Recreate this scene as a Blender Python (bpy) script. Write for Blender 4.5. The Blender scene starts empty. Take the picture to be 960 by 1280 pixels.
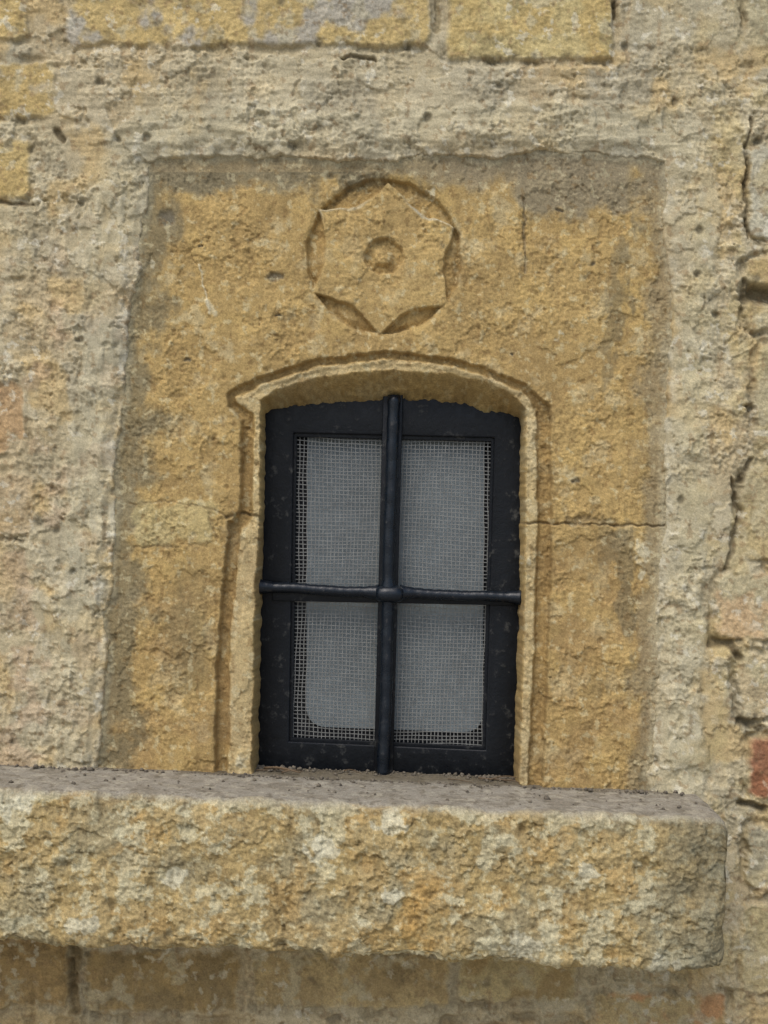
import bpy, math, numpy as np
from mathutils import Matrix, Vector
S=0.00125; D=2.4; ZC=1.6; PHI=0.025
cp,sp=math.cos(PHI),math.sin(PHI)
rs=np.random.RandomState(7)
# ---------------------------------------------------------------- helpers
def P(px,py,y=0.0,comp=True):
    k=(D+y)/D if comp else 1.0
    u=(np.asarray(px,float)-480)*S*k; v=(640-np.asarray(py,float))*S*k
    return u*cp-v*sp, u*sp+v*cp+ZC
PERM=np.random.RandomState(3).permutation(256)
PERM=np.concatenate([PERM,PERM,PERM]).astype(np.int64)
ANG=np.random.RandomState(4).rand(256)*2*np.pi
GX,GY=np.cos(ANG),np.sin(ANG)
RX,RY=np.random.RandomState(5).rand(256),np.random.RandomState(6).rand(256)
def pn(x,y,seed=0):
    x=x+seed*17.31; y=y+seed*9.77
    xi=np.floor(x).astype(np.int64); yi=np.floor(y).astype(np.int64)
    xf=x-xi; yf=y-yi; xi&=255; yi&=255
    u=xf*xf*xf*(xf*(xf*6-15)+10); v=yf*yf*yf*(yf*(yf*6-15)+10)
    def g(ix,iy,dx,dy):
        h=PERM[PERM[ix&255]+(iy&255)]
        return GX[h]*dx+GY[h]*dy
    a=g(xi,yi,xf,yf); b=g(xi+1,yi,xf-1,yf); c=g(xi,yi+1,xf,yf-1); d=g(xi+1,yi+1,xf-1,yf-1)
    return 1.5*((a*(1-u)+b*u)*(1-v)+(c*(1-u)+d*u)*v)
def fbm(x,y,scale,octv=4,seed=0,gain=.5,lac=2.03):
    s=0;a=1;t=0
    for o in range(octv):
        f=lac**o/scale
        s=s+a*pn(x*f,y*f,seed+o*3.1); t+=a; a*=gain
    return s/t*1.4
def worley(x,y,scale,seed=0):
    x=x/scale+seed*11.3; y=y/scale+seed*5.7
    xi=np.floor(x).astype(np.int64); yi=np.floor(y).astype(np.int64)
    best=np.full(x.shape,9.0); hid=np.zeros(x.shape)
    for dx in(-1,0,1):
        for dy in(-1,0,1):
            cx=xi+dx; cy=yi+dy
            h=PERM[PERM[cx&255]+(cy&255)]
            d=np.hypot(cx+RX[h]-x,cy+RY[h]-y)
            m=d<best
            best=np.where(m,d,best); hid=np.where(m,RY[(h*7+13)&255],hid)
    return best,hid
def ss(a,b,x):
    t=np.clip((x-a)/(b-a),0,1); return t*t*(3-2*t)
def segd(x,y,p,q):
    px,py=p;qx,qy=q; dx,dy=qx-px,qy-py
    t=np.clip(((x-px)*dx+(y-py)*dy)/(dx*dx+dy*dy+1e-9),0,1)
    return np.hypot(x-px-t*dx,y-py-t*dy)
def pline(x,y,pts):
    d=np.full(x.shape,1e9)
    for a,b in zip(pts[:-1],pts[1:]): d=np.minimum(d,segd(x,y,a,b))
    return d
def sdpoly(x,y,pts):
    d=pline(x,y,list(pts)+[pts[0]])
    ins=np.zeros(x.shape,bool); n=len(pts)
    for i in range(n):
        x0,y0=pts[i];x1,y1=pts[(i+1)%n]
        if y0==y1: continue
        c=((y0>y)!=(y1>y))&(x<(x1-x0)*(y-y0)/(y1-y0)+x0)
        ins^=c
    return np.where(ins,-d,d)
def sdbox(x,y,x0,y0,x1,y1,r):
    cx,cy=(x0+x1)/2,(y0+y1)/2
    qx=np.abs(x-cx)-(x1-x0)/2+r; qy=np.abs(y-cy)-(y1-y0)/2+r
    return np.hypot(np.maximum(qx,0),np.maximum(qy,0))+np.minimum(np.maximum(qx,qy),0)-r
def C(*c): return np.array(c,float)/255
def mixc(col,c,w):
    w=np.clip(w,0,1)[...,None]
    return col*(1-w)+np.asarray(c)*w
def tolin(c):
    c=np.clip(c,0,1); return np.where(c<=.04045,c/12.92,((c+.055)/1.055)**2.4)
def rawmesh(name,co,quads,col=None,mat=None,smooth=True,parent=None):
    me=bpy.data.meshes.new(name)
    n=len(co); q=len(quads)
    me.vertices.add(n); me.vertices.foreach_set('co',np.asarray(co,np.float32).ravel())
    me.loops.add(q*4); me.loops.foreach_set('vertex_index',np.asarray(quads,np.int32).ravel())
    me.polygons.add(q); me.polygons.foreach_set('loop_start',np.arange(q,dtype=np.int32)*4)
    me.update(calc_edges=True)
    if smooth: me.polygons.foreach_set('use_smooth',np.ones(q,bool))
    if col is not None:
        a=me.attributes.new('Col','FLOAT_COLOR','POINT')
        cc=np.ones((n,4),np.float32); cc[:,:3]=col
        a.data.foreach_set('color',cc.ravel())
    me.update()
    ob=bpy.data.objects.new(name,me); bpy.context.scene.collection.objects.link(ob)
    if mat: me.materials.append(mat)
    if parent: ob.parent=parent
    return ob
def gridmesh(name,X,Y,Z,keep,col,mat):
    H,W=X.shape; idx=np.arange(H*W).reshape(H,W)
    k=keep[:-1,:-1]&keep[1:,:-1]&keep[:-1,1:]&keep[1:,1:]
    a=idx[:-1,:-1][k];b=idx[:-1,1:][k];c=idx[1:,1:][k];d=idx[1:,:-1][k]
    q=np.stack([a,d,c,b],1)
    used=np.unique(q); remap=np.full(H*W,-1); remap[used]=np.arange(len(used))
    co=np.stack([X.ravel(),Y.ravel(),Z.ravel()],1)[used]
    return rawmesh(name,co,remap[q],col.reshape(-1,3)[used],mat)
# ---------------------------------------------------------------- materials
def N(nt,t,**k):
    n=nt.nodes.new(t)
    for a,b in k.items(): setattr(n,a,b)
    return n
def stone_mat(name,fine=.35,bump=.5,rough=.92):
    m=bpy.data.materials.new(name); m.use_nodes=True; nt=m.node_tree; L=nt.links.new
    b=nt.nodes['Principled BSDF']; b.inputs['Roughness'].default_value=rough
    b.inputs['Specular IOR Level'].default_value=.2
    at=N(nt,'ShaderNodeAttribute',attribute_name='Col')
    tc=N(nt,'ShaderNodeTexCoord')
    n1=N(nt,'ShaderNodeTexNoise'); n1.inputs['Scale'].default_value=380; n1.inputs['Detail'].default_value=4; n1.inputs['Roughness'].default_value=.75
    n2=N(nt,'ShaderNodeTexNoise'); n2.inputs['Scale'].default_value=95; n2.inputs['Detail'].default_value=5; n2.inputs['Roughness'].default_value=.65
    L(tc.outputs['Object'],n1.inputs['Vector']); L(tc.outputs['Object'],n2.inputs['Vector'])
    r1=N(nt,'ShaderNodeMapRange'); r1.inputs[1].default_value=.3; r1.inputs[2].default_value=.7; r1.inputs[3].default_value=1-fine; r1.inputs[4].default_value=1+fine
    L(n1.outputs[0],r1.inputs[0])
    r2=N(nt,'ShaderNodeMapRange'); r2.inputs[1].default_value=.3; r2.inputs[2].default_value=.7; r2.inputs[3].default_value=1-fine*.5; r2.inputs[4].default_value=1+fine*.5
    L(n2.outputs[0],r2.inputs[0])
    mu=N(nt,'ShaderNodeMath',operation='MULTIPLY'); L(r1.outputs[0],mu.inputs[0]); L(r2.outputs[0],mu.inputs[1])
    vm=N(nt,'ShaderNodeVectorMath',operation='SCALE'); L(at.outputs['Color'],vm.inputs[0]); L(mu.outputs[0],vm.inputs['Scale'])
    L(vm.outputs[0],b.inputs['Base Color'])
    bp=N(nt,'ShaderNodeBump'); bp.inputs['Strength'].default_value=bump; bp.inputs['Distance'].default_value=.002
    ad=N(nt,'ShaderNodeMath',operation='ADD'); L(n1.outputs[0],ad.inputs[0]); L(n2.outputs[0],ad.inputs[1])
    L(ad.outputs[0],bp.inputs['Height']); L(bp.outputs[0],b.inputs['Normal'])
    return m
def flat_mat(name,col,rough,nscale=60,var=.3,bump=.1,spec=.5,metal=0,col2=None,thr=(.55,.62)):
    m=bpy.data.materials.new(name); m.use_nodes=True; nt=m.node_tree; L=nt.links.new
    b=nt.nodes['Principled BSDF']; b.inputs['Metallic'].default_value=metal
    b.inputs['Specular IOR Level'].default_value=spec
    tc=N(nt,'ShaderNodeTexCoord')
    n=N(nt,'ShaderNodeTexNoise'); n.inputs['Scale'].default_value=nscale; n.inputs['Detail'].default_value=7; n.inputs['Roughness'].default_value=.68
    L(tc.outputs['Object'],n.inputs['Vector'])
    cr=N(nt,'ShaderNodeMix',data_type='RGBA')
    if col2 is None:
        A=[c*(1-var) for c in col]+[1]; B=[c*(1+var) for c in col]+[1]; thr=(.3,.7)
    else: A=list(col)+[1]; B=list(col2)+[1]
    cr.inputs[6].default_value=A; cr.inputs[7].default_value=B
    mr=N(nt,'ShaderNodeMapRange'); mr.inputs[1].default_value=thr[0]; mr.inputs[2].default_value=thr[1]
    L(n.outputs[0],mr.inputs[0]); L(mr.outputs[0],cr.inputs[0]); L(cr.outputs[2],b.inputs['Base Color'])
    rr=N(nt,'ShaderNodeMapRange'); rr.inputs[1].default_value=.3; rr.inputs[2].default_value=.7; rr.inputs[3].default_value=rough*.65; rr.inputs[4].default_value=min(1,rough*1.5)
    L(n.outputs[0],rr.inputs[0]); L(rr.outputs[0],b.inputs['Roughness'])
    bp=N(nt,'ShaderNodeBump'); bp.inputs['Strength'].default_value=bump; bp.inputs['Distance'].default_value=.002
    L(n.outputs[0],bp.inputs['Height']); L(bp.outputs[0],b.inputs['Normal'])
    return m
M_wall=stone_mat('plaster_and_brick',.22,.5); M_stone=stone_mat('carved_sandstone',.25,.45); M_ledge=stone_mat('rough_sandstone',.28,.6)
M_iron=flat_mat('black_painted_iron',(.003,.0045,.007),.38,60,.5,.5,.28,0,(.06,.06,.055),(.58,.72))
M_rod=flat_mat('blue_black_iron',(.004,.008,.014),.30,80,.4,.45,.42,0,(.07,.065,.06),(.60,.74))
M_wire=flat_mat('galvanised_wire',(.20,.20,.185),.5,90,.35,.1)
M_panel=flat_mat('grey_board',(.185,.215,.225),.5,9,.22,.05,.3)
M_dark=flat_mat('dark_interior',(.015,.017,.02),.8)
M_ground=flat_mat('dusty_paving',(.32,.30,.26),.95,4,.3,.4)
M_twig=flat_mat('dry_twig',(.15,.10,.055),.8,200)
M_crumb=flat_mat('crumbled_mortar',(.15,.125,.09),.95,150,.6)
KA=1.04
# ---------------------------------------------------------------- shared outlines
OUT=[(186,204),(300,192),(400,199),(480,197),(640,190),(760,193),(832,200),(838,330),(833,500),(829,655),(822,800),(812,1030),(118,1030),(128,900),(137,700),(148,560),(158,420),(176,300)]
def sd_out(x,y):
    return sdpoly(x,y,OUT)+9*fbm(x,y,70,4,31)+2.5*fbm(x,y,12,3,37)
# ---------------------------------------------------------------- wall
def axis(lo,a,b,hi,st):
    mid=np.arange(a,b+st,st); out=[];v=b+st;s=st
    while v<hi: s=min(s*1.15,60); v+=s; out.append(v)
    lowr=[];v=a;s=st
    while v>lo: s=min(s*1.15,60); v-=s; lowr.append(v)
    return np.concatenate([lowr[::-1],mid,out])
ax=axis(-1900,-90,1050,2800,1.35); ay=axis(-1000,-60,1340,1960,1.35)
x,y=np.meshgrid(ax,ay)
wx=x+6*fbm(x,y,60,2,1); wy=y+6*fbm(x,y,60,2,2)
big=fbm(x,y,190,3,3); mid=fbm(x,y,52,4,4); sm=fbm(x,y,14,3,5); fi=fbm(x,y,4.5,2,6)
trow=fbm(x*.35+y*.12,y-x*.2,20,4,7)
trh=fbm(x*.16,y+x*.02,9,3,17)*ss(215,180,y)*ss(60,90,y)+fbm(x+y*.06,y*.2,10,3,18)*ss(190,150,x)*ss(40,80,x)*ss(200,260,y)
ridg=1-np.abs(fbm(wx,wy,40,3,8))*2
flake=ss(.02,.08,fbm(wx,wy,75,6,9,.6))
ru=ss(-.25,.25,fbm(x,y,95,4,19,.55))*.9+.25      # rough and smooth zones of plaster
h=7+4*big+2.6*mid+ru*(1.9*sm+1.2*fi+2.0*trow+.7*ridg)+1.5*trh+2.6*flake
w1,hid=worley(wx,wy,40,2)
pit=(hid>.88)*ss(.17,.05,w1+.04*sm); h-=4.5*pit
col=np.ones(x.shape+(3,))*C(182,169,136)
col=mixc(col,C(186,166,128),ss(-.2,.5,big)*.6)
col=mixc(col,C(198,187,156),flake*.5)
col=mixc(col,C(166,158,134),ss(0,.6,fbm(x,y,110,4,11))*.65)
col=mixc(col,C(192,167,118),ss(.06,.4,fbm(x,y,70,5,12))*.7*ss(-100,200,np.abs(x-480)-150))
col=mixc(col,C(186,156,126),ss(.1,.4,fbm(x,y,60,4,13))*.38*ss(330,60,x)*ss(200,480,y))
col=mixc(col,C(192,174,124),ss(-.1,.4,fbm(x,y,50,4,14))*.5*ss(810,880,x))
i0,i1=np.searchsorted(ay,[90,1100]); j0,j1=np.searchsorted(ax,[20,940])
so=np.full(x.shape,500.); so[i0:i1,j0:j1]=sd_out(x[i0:i1,j0:j1],y[i0:i1,j0:j1])
rim=ss(66,52,so+10*fbm(x,y,40,4,20))*ss(-6,20,so)
h+=5*rim*(.6+.7*fbm(x,y,40,2,15))
h=h-4*ss(18,2,so)
col=mixc(col,C(188,180,150),rim*.45)
lip=ss(16,3,so)*ss(-8,2,so)
col=mixc(col,C(200,193,168),lip*.5*ss(-.2,.3,fbm(x,y,30,2,16)))
def sl(x0,y0,x1,y1,m=34):
    a,b=np.searchsorted(ay,[y0-m,y1+m]); c,d=np.searchsorted(ax,[x0-m,x1+m])
    return slice(a,b),slice(c,d)
def brick(x0,y0,x1,y1,c,e=1.0,hb=8,r=9,jit=4,c2=None,gap=1.0,gd=10,sk=.6):
    s_=sl(x0,y0,x1,y1); X_=x[s_];Y_=y[s_]
    jx=jit*fbm(X_,Y_,38,4,x0*.013+20); jy=jit*.6*fbm(X_,Y_,12,2,y0*.011+21)
    sd=sdbox(X_,Y_,x0,y0,x1,y1,r)+jx+jy
    m=ss(2,-6,sd)*e
    face=hb+1.3*sm[s_]+1.0*fi[s_]+1.4*mid[s_]+1.2*fbm(X_,Y_,24,3,x0*.02)
    j=ss(12,4,sd)*(1-ss(2,-3,sd))*gap
    j=j*np.clip(.6+1.1*fbm(X_,Y_,50,3,y0*.02+4),0,1.15)
    h[s_]=h[s_]*(1-m)+face*m-gd*j
    cc=np.ones(X_.shape+(3,))*np.array(c)
    cc=mixc(cc,np.array(c)*.8,ss(.0,.6,fbm(X_,Y_,32,4,x1*.01)))
    if c2 is not None: cc=mixc(cc,c2,ss(-.05,.3,fbm(X_,Y_,60,5,y1*.01+2)))
    cc=mixc(cc,C(190,182,152),ss(.2,.4,fbm(X_,Y_,34,5,y1*.02+7))*sk)
    mm=m[...,None]*.92; k=col[s_]*(1-mm)+cc*mm
    col[s_]=mixc(k,C(128,116,90),j*.5)
Yel=C(196,170,110); G=C(166,160,146)
brick(-420,-30,36,50,Yel,.8,9,gap=.5)
brick(84,-50,538,60,Yel,.85,10,c2=G,gap=.45,r=14)
brick(558,-60,765,77,C(194,176,122),.95,11,c2=C(190,166,108),gap=.7,r=4,jit=3)
brick(785,-60,1200,60,C(176,168,140),.4,9,gap=.2)
brick(-420,80,72,148,C(192,165,104),.8,9,gap=.5,c2=C(176,162,130))
brick(-420,176,40,248,C(196,169,106),.75,8,gap=.5)
brick(-420,262,46,350,C(178,164,128),.4,8,gap=.4)
brick(-420,475,33,568,C(176,144,104),.85,5,r=20,gap=.9,gd=7)
brick(-420,592,44,668,C(182,158,122),.5,8,gap=.4)
brick(-420,690,30,790,C(176,156,122),.5,8,gap=.3)
R=[(932,-40,1300,60,C(180,170,136)),(934,182,1300,298,C(186,180,156)),(930,322,1300,412,C(184,162,114)),(942,428,1300,560,C(186,172,130)),(926,582,1300,700,C(182,164,120)),(894,716,1300,798,C(196,168,128)),(920,816,1300,896,C(190,172,134)),(930,1030,1300,1108,C(178,170,142)),(926,1128,1300,1240,C(182,168,126))]
for a in R: brick(*a,.97,9,13,6,C(184,172,136),.85,9,.4)
brick(935,922,1300,996,C(156,104,74),1,9,8,4,C(144,100,74),1,9,.2)
brick(-420,1170,86,1256,C(166,137,88),.95,7,12,6,C(142,118,78),.9,9)
brick(106,1186,300,1262,C(162,136,88),.95,8,12,6,C(138,118,80),.8,7)
brick(316,1190,560,1258,C(168,144,98),.9,7,14,6,C(184,160,110),.7,7)
brick(574,1180,722,1250,C(184,166,118),.9,8,12,6,C(158,134,88),.7,7)
brick(740,1238,908,1320,C(186,138,94),.95,9,8,5,C(182,160,112),.9,8)
brick(556,1274,724,1360,C(174,144,102),.9,8,8,4,None,.9,8)
brick(-100,1276,300,1360,C(158,136,92),.9,8,8,4,None,.9,8)
def carve(pts,w,dep,c=C(92,82,62),cw=.65):
    xs_=[p[0] for p in pts]; ys_=[p[1] for p in pts]; s_=sl(min(xs_),min(ys_),max(xs_),max(ys_),30)
    X_=x[s_];Y_=y[s_]
    d=pline(X_+4*fbm(X_,Y_,22,3,55),Y_+4*fbm(X_,Y_,22,3,56),pts)
    m=ss(w,w*.2,d); h[s_]-=dep*m; col[s_]=mixc(col[s_],c,m*cw)
carve([(944,368),(975,372)],16,24)
carve([(932,358),(930,372)],9,8)
carve([(914,600),(922,640),(914,690),(905,712)],4,5)
carve([(935,575),(925,600)],5,6)
carve([(888,803),(912,806),(922,820)],8,10)
carve([(936,150),(929,230),(931,300)],3.2,4)
carve([(425,76),(448,70),(468,76)],3,6)
carve([(766,4),(768,24)],3,5)
carve([(548,-20),(546,40)],5,5,C(120,108,80),.5)
carve([(934,510),(936,512)],5,9)
carve([(925,902),(950,908)],8,8)
carve([(925,1000),(955,1010)],8,11)
carve([(72,166),(78,176)],6,8)
carve([(96,1178),(94,1262)],9,9,C(110,92,60),.6)
carve([(-20,250),(42,258)],4,3)
carve([(-20,668),(30,676)],3,2)
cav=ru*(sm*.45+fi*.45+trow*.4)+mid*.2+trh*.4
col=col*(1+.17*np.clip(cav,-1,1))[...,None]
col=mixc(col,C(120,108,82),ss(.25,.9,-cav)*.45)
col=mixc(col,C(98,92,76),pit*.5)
col=mixc(col,C(216,210,188),ss(.28,.38,fbm(x,y,16,4,41,.6))*.6*ss(-.3,.3,fbm(x,y,80,2,40)))
col=mixc(col,C(140,116,84),ss(.32,.42,fbm(x,y,13,4,43,.6))*.4)
col=mixc(col,C(160,134,92),ss(1175,1215,y)*.15)
h=h-46*ss(0,-10,so)
X,Z=P(x,y,0,False)
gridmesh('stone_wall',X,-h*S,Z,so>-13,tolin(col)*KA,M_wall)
# ---------------------------------------------------------------- carved surround
ax=np.arange(96,864,1.15); ay=np.arange(168,1024,1.15)
x,y=np.meshgrid(ax,ay)
so=sd_out(x,y)
big=fbm(x,y,150,3,60); mid=fbm(x,y,42,4,61); sm=fbm(x,y,13,3,62); fi=fbm(x,y,4.5,2,63)
ru=ss(-.3,.3,fbm(x,y,80,4,58))*.8+.45
h=2.0*big+1.6*mid+ru*(1.0*sm+.9*fi)
tool=fbm(x,y*.35,11,3,64); h+=.8*tool*ss(640,700,y)
w1,hid=worley(x+3*mid,y+3*sm,24,7); pit=(hid>.84)*ss(.2,.06,w1+.05*sm); h-=1.8*pit
wear=ss(.05,.13,fbm(x,y,90,6,59,.6)); h-=1.8*wear
col=np.ones(x.shape+(3,))*C(180,153,100)
col=mixc(col,C(162,137,90),ss(-.1,.5,fbm(x,y,80,5,65))*.65)
col=mixc(col,C(190,162,104),ss(.0,.5,fbm(x,y,60,5,66))*.65)
col=mixc(col,C(192,176,136),ss(.12,.45,fbm(x,y,45,5,67,.6))*.6)
col=mixc(col,C(158,130,88),ss(650,700,y)*ss(.0,.6,fbm(x,y,50,4,68)+.2)*.45)
col=mixc(col,C(152,126,82),wear*.3)
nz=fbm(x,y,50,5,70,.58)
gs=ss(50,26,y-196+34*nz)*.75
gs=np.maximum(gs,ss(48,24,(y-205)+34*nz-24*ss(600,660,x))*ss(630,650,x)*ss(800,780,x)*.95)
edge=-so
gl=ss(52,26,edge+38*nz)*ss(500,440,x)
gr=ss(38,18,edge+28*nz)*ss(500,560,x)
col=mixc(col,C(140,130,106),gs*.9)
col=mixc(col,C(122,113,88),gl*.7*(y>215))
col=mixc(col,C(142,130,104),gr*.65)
col=mixc(col,C(108,100,76),ss(40,10,np.hypot((x-235)*1.0,(y-790)*.35)+14*nz)*.4)
col=mixc(col,C(110,102,80),ss(.2,.4,fbm(x*1.2,y*.6,60,5,71,.58))*.5*ss(720,780,x))
col=mixc(col,C(178,170,142),ss(13,2,edge+4*mid)*.55)
h-=1.2*(gl+gr); h+=2.5*ss(12,0,edge)
def wp(x,y,s=72,a=1.4): return x+a*fbm(x,y,22,3,s),y+a*fbm(x,y,22,3,s+1)
qx,qy=wp(x,y,72,2.2)
MO=[(266,1040),(270,800),(284,652),(298,640),(300,525),(284,510),(282,490),(300,480),(340,463),(400,446),(480,437),(550,443),(610,458),(660,480),(690,507),(692,655),(688,800),(678,1040)]
F=[(312,1040),(318,740),(324,640),(325,500),(345,486),(400,470),(480,461),(560,466),(610,477),(642,492),(658,512),(657,740),(648,1040)]
B0=[(325,1010),(330,740),(334,516),(400,517),(480,513),(540,513),(585,517),(604,529),(625,524),(648,524),(647,740),(638,1010)]
B=[(480+(a-480)*1.036,640+(b-640)*1.036) for a,b in B0]
dm=-sdpoly(qx,qy,MO); sF=sdpoly(qx,qy,F); sB=sdpoly(x+2.5*fbm(x,y,14,2,80),y+4*fbm(x,y,12,3,81),B)
side=ss(495,520,y)
gw=8+8*side*np.where(x>480,1,.75)
gd=10+5*side
inner=-4+2.2*np.sin(np.clip((dm-gw)/10,0,1)*np.pi)*(1-side)
chip=ss(.12,.4,fbm(x,y,24,4,99))*3
prof=-gd*ss(0,3.5,dm-chip*.6)+(gd+inner)*ss(gw,gw+5,dm)
h=h+prof-chip*ss(6,0,np.abs(dm-gw-4))
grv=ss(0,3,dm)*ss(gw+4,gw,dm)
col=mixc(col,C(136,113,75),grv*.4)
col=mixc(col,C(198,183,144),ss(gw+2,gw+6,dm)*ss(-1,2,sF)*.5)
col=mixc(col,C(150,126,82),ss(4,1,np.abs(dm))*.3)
# rosette
cx,cy=480,320
rp=[(487,227),(569,284),(562,382),(474,419),(391,366),(399,264)]
rx,ry=wp(x,y,75,3.0)
th=np.arctan2(ry-cy,rx-cx); rr=np.hypot(rx-cx,ry-cy)
an=np.array([math.atan2(b-cy,a-cx) for a,b in rp]); ra=np.array([math.hypot(a-cx,b-cy) for a,b in rp])
o=np.argsort(an); an=an[o]; ra=ra[o]
ane=np.concatenate([[an[-1]-2*np.pi],an,[an[0]+2*np.pi]]); rae=np.concatenate([[ra[-1]],ra,[ra[0]]])
k=np.clip(np.searchsorted(ane,th.ravel())-1,0,6).reshape(th.shape)
t=(th-ane[k])/(ane[k+1]-ane[k])
rbase=rae[k]*(1-t)+rae[k+1]*t
rstar=rbase*(1-.26*np.sin(np.pi*np.clip(t,0,1))**.85)
lens=ss(98.5,95,rr)*ss(-1.5,2.5,rr-rstar)*ss(-1,3,98-rstar)
h-=13*lens*(.75+.25*ss(10,0,97-rr))
col=mixc(col,C(152,126,80),lens*.45)
h-=9*ss(25,21,rr); h+=6.5*ss(15,6,rr)
col=mixc(col,C(152,126,80),ss(24,20,rr)*.5)
h-=2.2*ss(103,98,rr)*ss(95,100,rr)
starin=ss(2,-3,rr-rstar)
col=mixc(col,C(188,162,108),starin*.35)
col=mixc(col,C(190,186,166),ss(4,1,np.abs(rr-rstar+1))*ss(300,270,y)*ss(500,520,x)*.7)
col=mixc(col,C(190,186,166),ss(4,1,np.abs(rr-rstar+1))*ss(280,262,y)*ss(470,450,x)*.5)
def carve2(pts,w,dep,c=C(84,72,52),cw=.65,amp=2):
    xs_=[p[0] for p in pts]; ys_=[p[1] for p in pts]; s_=sl(min(xs_),min(ys_),max(xs_),max(ys_),24)
    X_=x[s_];Y_=y[s_]
    d=pline(X_+amp*fbm(X_,Y_,16,3,55),Y_+amp*fbm(X_,Y_,16,3,56),pts)
    w=w*(.7+.6*np.clip(fbm(X_,Y_,30,3,57)+.5,0,1))
    m=ss(w,w*.2,d); h[s_]-=dep*m; col[s_]=mixc(col[s_],c,m*cw)
carve2([(652,653),(700,655),(830,657)],2.0,3.6,C(116,100,74),.55,3)
carve2([(712,653),(735,650),(770,655)],6,2.5,C(124,108,80),.5,4)
patch=ss(4,-4,sdbox(x,y,166,628,268,678,12)+14*fbm(x,y,34,5,88))
h+=1.0*patch; col=mixc(col,C(186,172,124),patch*.6)
carve2([(160,630),(215,627),(262,634),(282,648)],2.2,1.0,C(138,120,88),.4,4)
carve2([(262,640),(270,676)],3,2,C(126,108,76),.5,4)
carve2([(282,648),(300,641),(322,646)],2.6,3.5,C(100,86,60),.6)
carve2([(165,684),(258,682)],2,1.0,C(136,116,82),.3,5)
carve2([(655,248),(657,338)],2.4,3.5,C(138,128,106),.6,3)
carve2([(248,330),(262,392)],1.6,-1,C(214,206,176),.7,3)
carve2([(258,376),(268,392)],4,-1,C(214,206,176),.6,3)
carve2([(230,300),(246,330)],1.2,1,C(130,108,70),.5,3)
for a,b,w in [(210,272,11),(345,345,9),(347,392,4),(700,262,4),(250,308,3),(235,450,4),(640,440,3),(740,330,3),(720,600,3.5)]:
    carve2([(a-w*.4,b),(a+w*.4,b+1)],w,3.5,C(108,102,88),.75,4)
for a,b,w in [(804,690,14),(800,718,6),(700,420,4),(620,610,4),(300,955,8),(660,700,5),(540,240,6),(180,240,7),(190,330,5)]:
    dd=np.hypot(x-a,(y-b)*.7)+7*fbm(x,y,8,3,90)
    col=mixc(col,C(206,198,168),ss(w,w*.4,dd)*.75)
cav=ru*(sm*.45+fi*.45)+mid*.3+tool*.25
col=col*(1+.15*np.clip(cav,-1,1))[...,None]
col=mixc(col,C(114,93,60),ss(.3,.9,-cav)*.35+pit*.2)
col=mixc(col,C(208,198,160),ss(.32,.44,fbm(x,y,14,4,92,.6))*.45)
col=mixc(col,C(126,101,64),ss(.34,.46,fbm(x,y,11,4,94,.6))*.4)
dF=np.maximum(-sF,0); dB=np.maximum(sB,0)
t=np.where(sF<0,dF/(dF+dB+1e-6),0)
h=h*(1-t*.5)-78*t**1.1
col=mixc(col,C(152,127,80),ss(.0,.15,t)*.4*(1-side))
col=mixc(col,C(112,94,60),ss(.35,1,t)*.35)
fl=ss(26,4,np.abs(x-615))*ss(.55,.9,t)*(y<560)
col=mixc(col,C(190,180,128),fl*.9)
X,Z=P(x,y,0,False)
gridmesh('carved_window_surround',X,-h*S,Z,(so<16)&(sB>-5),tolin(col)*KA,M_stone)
# ---------------------------------------------------------------- ledge
yF=-0.20; yB=0.125
xe=0.507
def ztop(X): return ZC-.418-.017*X
def zbot(X): return ZC-.640-.020*X
st=.0016
xs=np.concatenate([np.arange(-2.2,-.75,.02),np.arange(-.75,xe-.02,st)])
ang=np.linspace(0,np.pi/2,16)[1:]
r_end=.02
xs_end=xe-r_end+r_end*np.sin(ang); ins=r_end*(1-np.cos(ang))
xs=np.concatenate([xs,xs_end]); inset=np.concatenate([np.zeros(len(xs)-len(ang)),ins])
rc=.013; HH=.222
prof=[];nr=[]
def add(yv,zv,ny,nz): prof.append((yv,zv)); nr.append((ny,nz))
for v in np.arange(yB,yF+rc,-.0024): add(v,0,0,1)
for a in np.linspace(0,np.pi/2,11): add(yF+rc-rc*math.sin(a),-rc+rc*math.cos(a),-math.sin(a),math.cos(a))
for v in np.arange(-rc-st,-HH+rc,-st): add(yF,v,-1,0)
for a in np.linspace(0,np.pi/2,11): add(yF+rc-rc*math.cos(a),-HH+rc-rc*math.sin(a),-math.cos(a),-math.sin(a))
for v in np.arange(yF+rc+.004,.06,.006): add(v,-HH,0,-1)
prof=np.array(prof);nr=np.array(nr)
tpar=np.concatenate([[0],np.cumsum(np.hypot(*np.diff(prof,axis=0).T))])
TX,TT=np.meshgrid(xs,tpar,indexing='ij')
PY=prof[:,0][None,:]; PZ=prof[:,1][None,:]; NY=nr[:,0][None,:]; NZ=nr[:,1][None,:]
u=TX/S; v=TT/S
edge_t=(yB-yF)/S; edge_b=edge_t+HH/S-8
big=fbm(u,v,130,3,101); mid=fbm(u*.75,v,34,4,102); sm=fbm(u,v,12,3,103); fi=fbm(u,v,4.5,2,104)
rg=1-2*np.abs(fbm(u*.6,v,40,4,105))
near_e=np.exp(-((v-edge_t)/16)**2)
near_b=np.exp(-((v-edge_b)/22)**2)
onfront=ss(edge_t-14,edge_t+10,v+4*mid)
skin=ss(-.02,.04,fbm(u*.7,v,56,6,120,.62))
disp=(1.2*big+.8*mid+.6*sm+.4*fi)*(1-onfront)+(4.0*big+3.0*mid+1.8*sm+1.2*fi+1.0*rg+2.8*skin)*onfront
disp-=near_e*np.clip(7*fbm(u,v*0+3,50,5,106,.58)+2,0,12)
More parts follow.
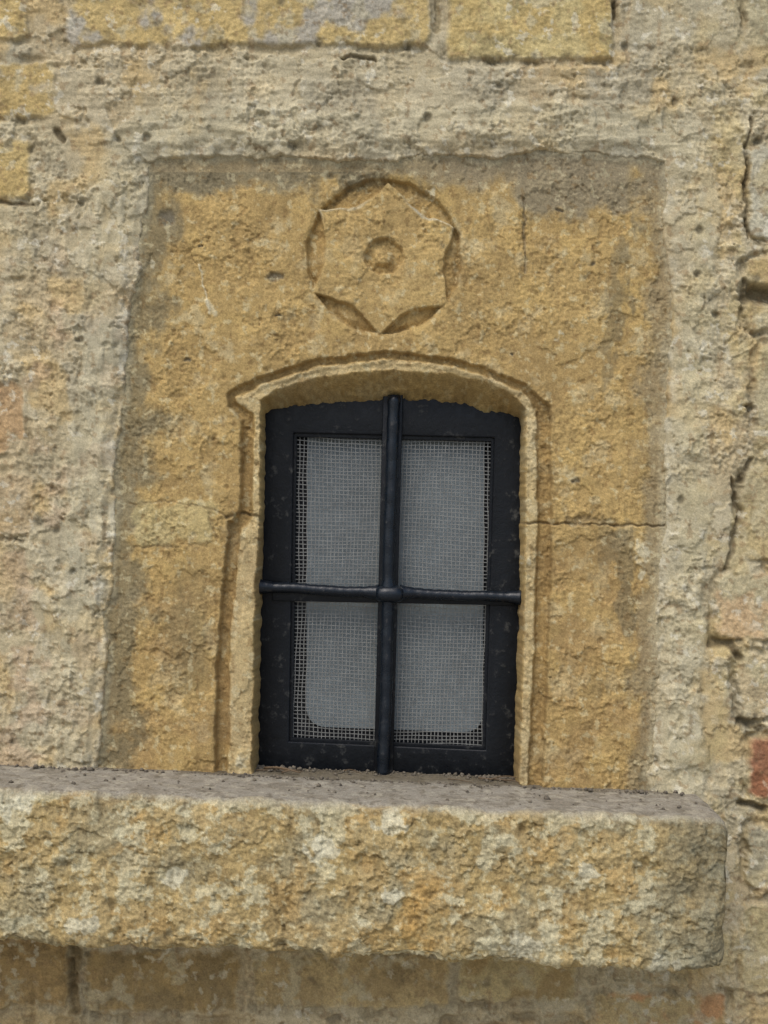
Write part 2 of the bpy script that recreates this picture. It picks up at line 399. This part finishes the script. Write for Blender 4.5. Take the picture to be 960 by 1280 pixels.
disp-=near_b*np.clip(9*fbm(u,v*0+9,60,4,107)+2,0,14)
w1,hid=worley(u*.8+4*sm,v+4*fi,24,13); pit=(hid>.8)*ss(.3,.08,w1+.08*sm)*onfront; disp-=2.2*pit
endw=ss(.36,.50,TX); disp-=8*endw*onfront*(.6+.8*fbm(u,v,40,2,108))
disp*=S
ZT=ztop(TX); scale=(ZT-zbot(TX))/HH
k=1-inset[:,None]/.11
Zc=-HH/2
YY=PY+inset[:,None]*(PY<yF+.03)*1.0
ZZ=ZT+(Zc+(PZ-Zc)*k)*scale
YY=YY+NY*disp; ZZ=ZZ+NZ*disp
XX=TX+0.004*fbm(v,u,40,3,109)*ss(xe-.03,xe,TX)
col=np.ones(XX.shape+(3,))*C(174,152,104)
col=mixc(col,C(154,132,90),ss(-.1,.4,fbm(u,v,60,5,110))*.65)
col=mixc(col,C(184,163,118),skin*.5)
col=mixc(col,C(152,144,116),ss(.0,.4,fbm(u,v,80,5,111))*.6)
col=mixc(col,C(184,150,94),ss(.18,.4,fbm(u*.8,v,50,5,116))*.4)
pale=ss(.20,.26,fbm(u*.8,v,36,6,112,.62)+.2*fbm(u,v,150,2,113)+.15*near_e+.10*near_b)
col=mixc(col,C(204,198,166),pale*.6)
col=mixc(col,C(206,198,162),ss(.24,.32,fbm(u,v,13,4,114,.6))*.5)
for a,b,w in [(-420,8,26),(-470,30,16),(-60,48,20),(15,16,20),(170,150,22),(330,170,20),(-230,92,14),(240,60,12),(-330,150,16),(20,100,12)]:
    dd=np.hypot(u-a,(v-edge_t-b)*1.2)+16*fbm(u,v,16,4,130)
    col=mixc(col,C(212,206,178),ss(w,w*.8,dd)*.75*onfront)
op=np.hypot((u-52)*1.3,(v-edge_t-115)*.6)
col=mixc(col,C(190,150,86),ss(36,20,op+34*fbm(u,v,24,5,115,.6))*.5)
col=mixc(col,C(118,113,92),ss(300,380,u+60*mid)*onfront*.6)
cav=sm*.45+fi*.45+mid*.35
col=col*(1+.18*np.clip(cav,-1,1))[...,None]
col=mixc(col,C(102,88,60),ss(.2,.8,-cav)*.45+pit*.35)
ct=np.ones(XX.shape+(3,))*C(156,149,134)
ct=mixc(ct,C(136,128,112),ss(-.1,.4,fbm(u,v,40,5,117))*.7)
ct=mixc(ct,C(180,172,152),ss(.15,.35,fbm(u,v,22,5,118))*.6)
ct=mixc(ct,C(104,95,78),ss(.25,.45,fbm(u,v,12,4,119))*.5)
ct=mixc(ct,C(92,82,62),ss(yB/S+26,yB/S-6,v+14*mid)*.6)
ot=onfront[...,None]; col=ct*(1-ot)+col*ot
nX,nT=XX.shape; idx=np.arange(nX*nT).reshape(nX,nT)
q=np.stack([idx[:-1,:-1].ravel(),idx[:-1,1:].ravel(),idx[1:,1:].ravel(),idx[1:,:-1].ravel()],1)
e=idx[-1]; n2=nT//2
cap=[(e[i],e[nT-1-i],e[nT-2-i],e[i+1]) for i in range(n2-1)]
q=np.concatenate([q,np.array(cap)])
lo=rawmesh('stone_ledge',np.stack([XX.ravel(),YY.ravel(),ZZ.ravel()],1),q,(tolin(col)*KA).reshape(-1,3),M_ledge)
# ---------------------------------------------------------------- window
win=bpy.data.objects.new('barred_window',None); bpy.context.scene.collection.objects.link(win)
def ring(name,outer,inner,y0,y1,mat,bev=.0015):
    co=[]
    for yy in(y0,y1):
        for pts in(outer,inner):
            for a,b in pts:
                X_,Z_=P(a,b,y0); co.append((float(X_),yy,float(Z_)))
    q=[]
    for i in range(4):
        j=(i+1)%4
        q.append((i,4+i,4+j,j)); q.append((8+i,8+j,12+j,12+i))
        q.append((4+i,12+i,12+j,4+j)); q.append((i,j,8+j,8+i))
    ob=rawmesh(name,co,q,None,mat,False,win)
    m=ob.modifiers.new('b','BEVEL'); m.width=bev; m.segments=3
    return ob
def bar(name,c4,y0,y1,mat,bev=.0015):
    co=[]
    for yy in(y0,y1):
        for a,b in c4:
            X_,Z_=P(a,b,y0); co.append((float(X_),yy,float(Z_)))
    q=[(0,3,2,1),(4,5,6,7)]+[(i,(i+1)%4,4+(i+1)%4,4+i) for i in range(4)]
    ob=rawmesh(name,co,q,None,mat,False,win)
    m=ob.modifiers.new('b','BEVEL'); m.width=bev; m.segments=3
    return ob
def tube(name,pts,rad,mat,parent=None,n=14,sq=1.0):
    pts=[Vector(p) for p in pts]; co=[];q=[]
    for i,p in enumerate(pts):
        t=(pts[min(i+1,len(pts)-1)]-pts[max(i-1,0)]).normalized()
        a=t.cross(Vector((0,1,0))).normalized(); b=t.cross(a)
        for j in range(n):
            w=2*math.pi*j/n
            co.append(p+(a*math.cos(w)+b*math.sin(w)*sq)*rad[i])
    for i in range(len(pts)-1):
        for j in range(n):
            k=(j+1)%n; q.append((i*n+j,i*n+k,(i+1)*n+k,(i+1)*n+j))
    c0=len(co); co.append(pts[0]); co.append(pts[-1])
    for j in range(0,n,2):
        q.append((c0,(j+2)%n,j+1,j)); L=(len(pts)-1)*n; q.append((c0+1,L+j,L+j+1,L+(j+2)%n))
    return rawmesh(name,[tuple(c) for c in co],q,None,mat,True,parent)
yf=.072
ring('frame',[(322,490),(660,500),(650,985),(312,978)],[(367,541),(618,547),(607,938),(361,927)],yf,.105,M_iron,.0025)
ring('frame_bead',[(364,538),(621,544),(610,941),(358,930)],[(371,546),(614,552),(603,933),(366,922)],yf+.007,.1045,M_iron,.001)
bar('centre_strip',[(479,485),(504,485),(491,975),(467,975)],.062,.0755,M_iron)
bar('cross_strip',[(340,738),(642,746),(642,757),(340,751)],.0655,.0745,M_iron,.001)
def lerpP(p,q,n,y,wob=0,seed=0):
    o=[]
    for i in range(n+1):
        t=i/n; a=p[0]*(1-t)+q[0]*t; b=p[1]*(1-t)+q[1]*t
        w=wob*math.sin(seed+t*9)*.5+wob*math.sin(seed*2+t*23)*.25
        X_,Z_=P(a+w,b+w,y); o.append((float(X_),y+w*S*.5,float(Z_)))
    return o
n=60
tube('vertical_rod',lerpP((492,493),(479,972),n,.054,1.2,1),[S*(8+.5*math.sin(i*1.7)+(1.8 if abs(i-31)<2 else 0)) for i in range(n+1)],M_rod,win)
def rr_(i,n,lo=6.6):
    t=i/n; return S*(lo+3.6*max(0,1-t/.12)+3.5*max(0,1-(1-t)/.12)+.35*math.sin(i*2.1))
tube('cross_rod_a',lerpP((322,733),(474,741),40,.056,1.0,2),[rr_(i,40) for i in range(41)],M_rod,win)
tube('cross_rod_b',lerpP((500,741),(652,747),40,.056,1.0,4),[rr_(i,40) for i in range(41)],M_rod,win)
tube('rod_collar',lerpP((470,742),(504,743),8,.050,0),[S*r for r in (7,10,11,11.5,11.5,11.5,11,10,7)],M_rod,win)
co=[];q=[]
def ribbon(p,qv,off,seed,w=.48):
    base=len(co); n=26; vert=abs(p[1]-qv[1])>abs(p[0]-qv[0])
    for i in range(n+1):
        t=i/n; a=p[0]*(1-t)+qv[0]*t; b=p[1]*(1-t)+qv[1]*t
        if vert: a+=1.3*math.sin(b*.021+a*.03)+.5*math.sin(b*.09+seed)
        else: b+=1.5*math.sin(a*.024+b*.017)+.5*math.sin(a*.08+seed)
        for sgn in(-1,1):
            aa=a+(sgn*w if vert else 0); bb=b+(0 if vert else sgn*w)
            X_,Z_=P(aa,bb,.085); co.append((float(X_),.085+off,float(Z_)))
    for i in range(n): q.append((base+2*i,base+2*i+1,base+2*i+3,base+2*i+2))
s=0
for a in np.arange(362,624,4.9):
    s+=1; ribbon((a,536),(a-9.5,944),0,s*1.3+rs.rand())
for b in np.arange(536,946,4.9):
    s+=1; ribbon((356,b-5),(624,b+5),-.0004,s*1.7+rs.rand())
rawmesh('insect_screen',co,q,None,M_wire,False,win)
def rounded(name,c4,r,yv,th,mat):
    import bmesh
    bm=bmesh.new(); vs=[]
    n=8; pts=[]
    for i in range(4):
        p=Vector(c4[i]);a=Vector(c4[i-1]);b=Vector(c4[(i+1)%4])
        da=(a-p).normalized();db=(b-p).normalized()
        for k in range(n+1):
            t=k/n; p0=p+da*r;p1=p;p2=p+db*r
            pts.append(p0*(1-t)**2+p1*2*t*(1-t)+p2*t*t)
    for p in pts:
        X_,Z_=P(p[0],p[1],yv); vs.append(bm.verts.new((float(X_),yv,float(Z_))))
    f=bm.faces.new(vs); ex=bmesh.ops.extrude_face_region(bm,geom=[f])
    for v_ in ex['geom']:
        if isinstance(v_,bmesh.types.BMVert): v_.co.y+=th
    bmesh.ops.recalc_face_normals(bm,faces=bm.faces)
    me=bpy.data.meshes.new(name); bm.to_mesh(me); bm.free(); me.materials.append(mat)
    ob=bpy.data.objects.new(name,me); bpy.context.scene.collection.objects.link(ob); ob.parent=win
    return ob
rounded('inner_board',[(384,520),(606,520),(603,916),(383,908)],26,.100,.004,M_panel)
bar('interior_backing',[(300,470),(680,470),(670,1000),(290,1000)],.112,.13,M_dark)
# ---------------------------------------------------------------- debris
def zl(X): return ztop(X)+.0005
tw=bpy.data.objects.new('dry_twigs',None); bpy.context.scene.collection.objects.link(tw)
def twig(a,b,y0,y1,r,k):
    X0,_=P(a,965,y0);X1,_=P(b,965,y1); pts=[]
    for i in range(9):
        t=i/8; X_=X0*(1-t)+X1*t
        pts.append((X_,y0*(1-t)+y1*t+.004*math.sin(k+t*5),zl(X_)+r+.004*math.sin(t*3.1)*(k%2)+.001))
    tube('twig',pts,[r*(1-.5*i/8) for i in range(9)],M_twig,tw,8)
twig(330,376,.035,.01,.0022,1); twig(345,364,.05,.03,.0014,2); twig(352,378,.01,.022,.0012,3)
twig(598,640,.04,.02,.0014,4); twig(612,652,.03,.045,.0012,5); twig(560,590,.02,.0,.0009,6); twig(430,452,.05,.03,.0009,7)
twig(320,352,.02,.045,.0012,8); twig(630,650,.02,.0,.0012,9)
co=[];q=[]
for i in range(1100):
    r=rs.rand()
    if r<.6:
        X0=rs.uniform(-.20,.21); Y0=.068-abs(rs.normal(0,.018))
        if rs.rand()<.6: X0=(-.175 if rs.rand()<.5 else .19)+rs.normal(0,.02)
    elif r<.9: X0=rs.uniform(-.6,.48); Y0=-.012-abs(rs.normal(0,.012))
    else: X0=rs.uniform(-.6,.48); Y0=rs.uniform(-.17,.0)
    s_=abs(rs.normal(0,.0012))+.0005
    b0=len(co)
    for dx,dy,dz in [(-1,-1,-.3),(1,-1,-.3),(1,1,-.3),(-1,1,-.3),(-.5,-.6,.8),(.6,-.4,.9),(.5,.5,.6),(-.4,.6,.8)]:
        co.append((X0+dx*s_*rs.uniform(.6,1.4),Y0+dy*s_*rs.uniform(.6,1.4),zl(X0)+s_*.4+dz*s_*rs.uniform(.6,1.3)))
    for f in [(0,3,2,1),(4,5,6,7),(0,1,5,4),(1,2,6,5),(2,3,7,6),(3,0,4,7)]: q.append(tuple(b0+k_ for k_ in f))
rawmesh('mortar_crumbs',co,q,None,M_crumb,False)
# ---------------------------------------------------------------- ground
rawmesh('ground',[(-60,-60,0),(60,-60,0),(60,60,0),(-60,60,0)],[(0,1,2,3)],None,M_ground,False)
# ---------------------------------------------------------------- light
sc=bpy.context.scene
sd=Vector((-.32,-.68,.98)).normalized()
el=math.asin(sd.z); rot=math.atan2(sd.x,sd.y)
w=bpy.data.worlds.new('World'); sc.world=w; w.use_nodes=True; nt=w.node_tree
sky=nt.nodes.new('ShaderNodeTexSky'); sky.sky_type='NISHITA'; sky.sun_disc=False
sky.sun_elevation=el; sky.sun_rotation=rot; sky.air_density=1; sky.dust_density=2.5; sky.ozone_density=1
nt.links.new(sky.outputs[0],nt.nodes['Background'].inputs[0]); nt.nodes['Background'].inputs[1].default_value=.15
su=bpy.data.lights.new('sun','SUN'); su.energy=1.45; su.angle=math.radians(34); su.color=(1,.97,.93)
so_=bpy.data.objects.new('sun',su); sc.collection.objects.link(so_); so_.rotation_euler=sd.to_track_quat('Z','Y').to_euler()
# ---------------------------------------------------------------- camera
cam=bpy.data.cameras.new('camera'); co_=bpy.data.objects.new('camera',cam); sc.collection.objects.link(co_)
cam.sensor_fit='VERTICAL'; cam.sensor_height=32; cam.lens=32*D/(1280*S); cam.clip_end=500
co_.matrix_world=Matrix(((cp,-sp,0,0),(0,0,-1,-D),(sp,cp,0,ZC),(0,0,0,1)))
sc.camera=co_
sc.view_settings.view_transform='Standard'; sc.view_settings.look='None'; sc.view_settings.exposure=0
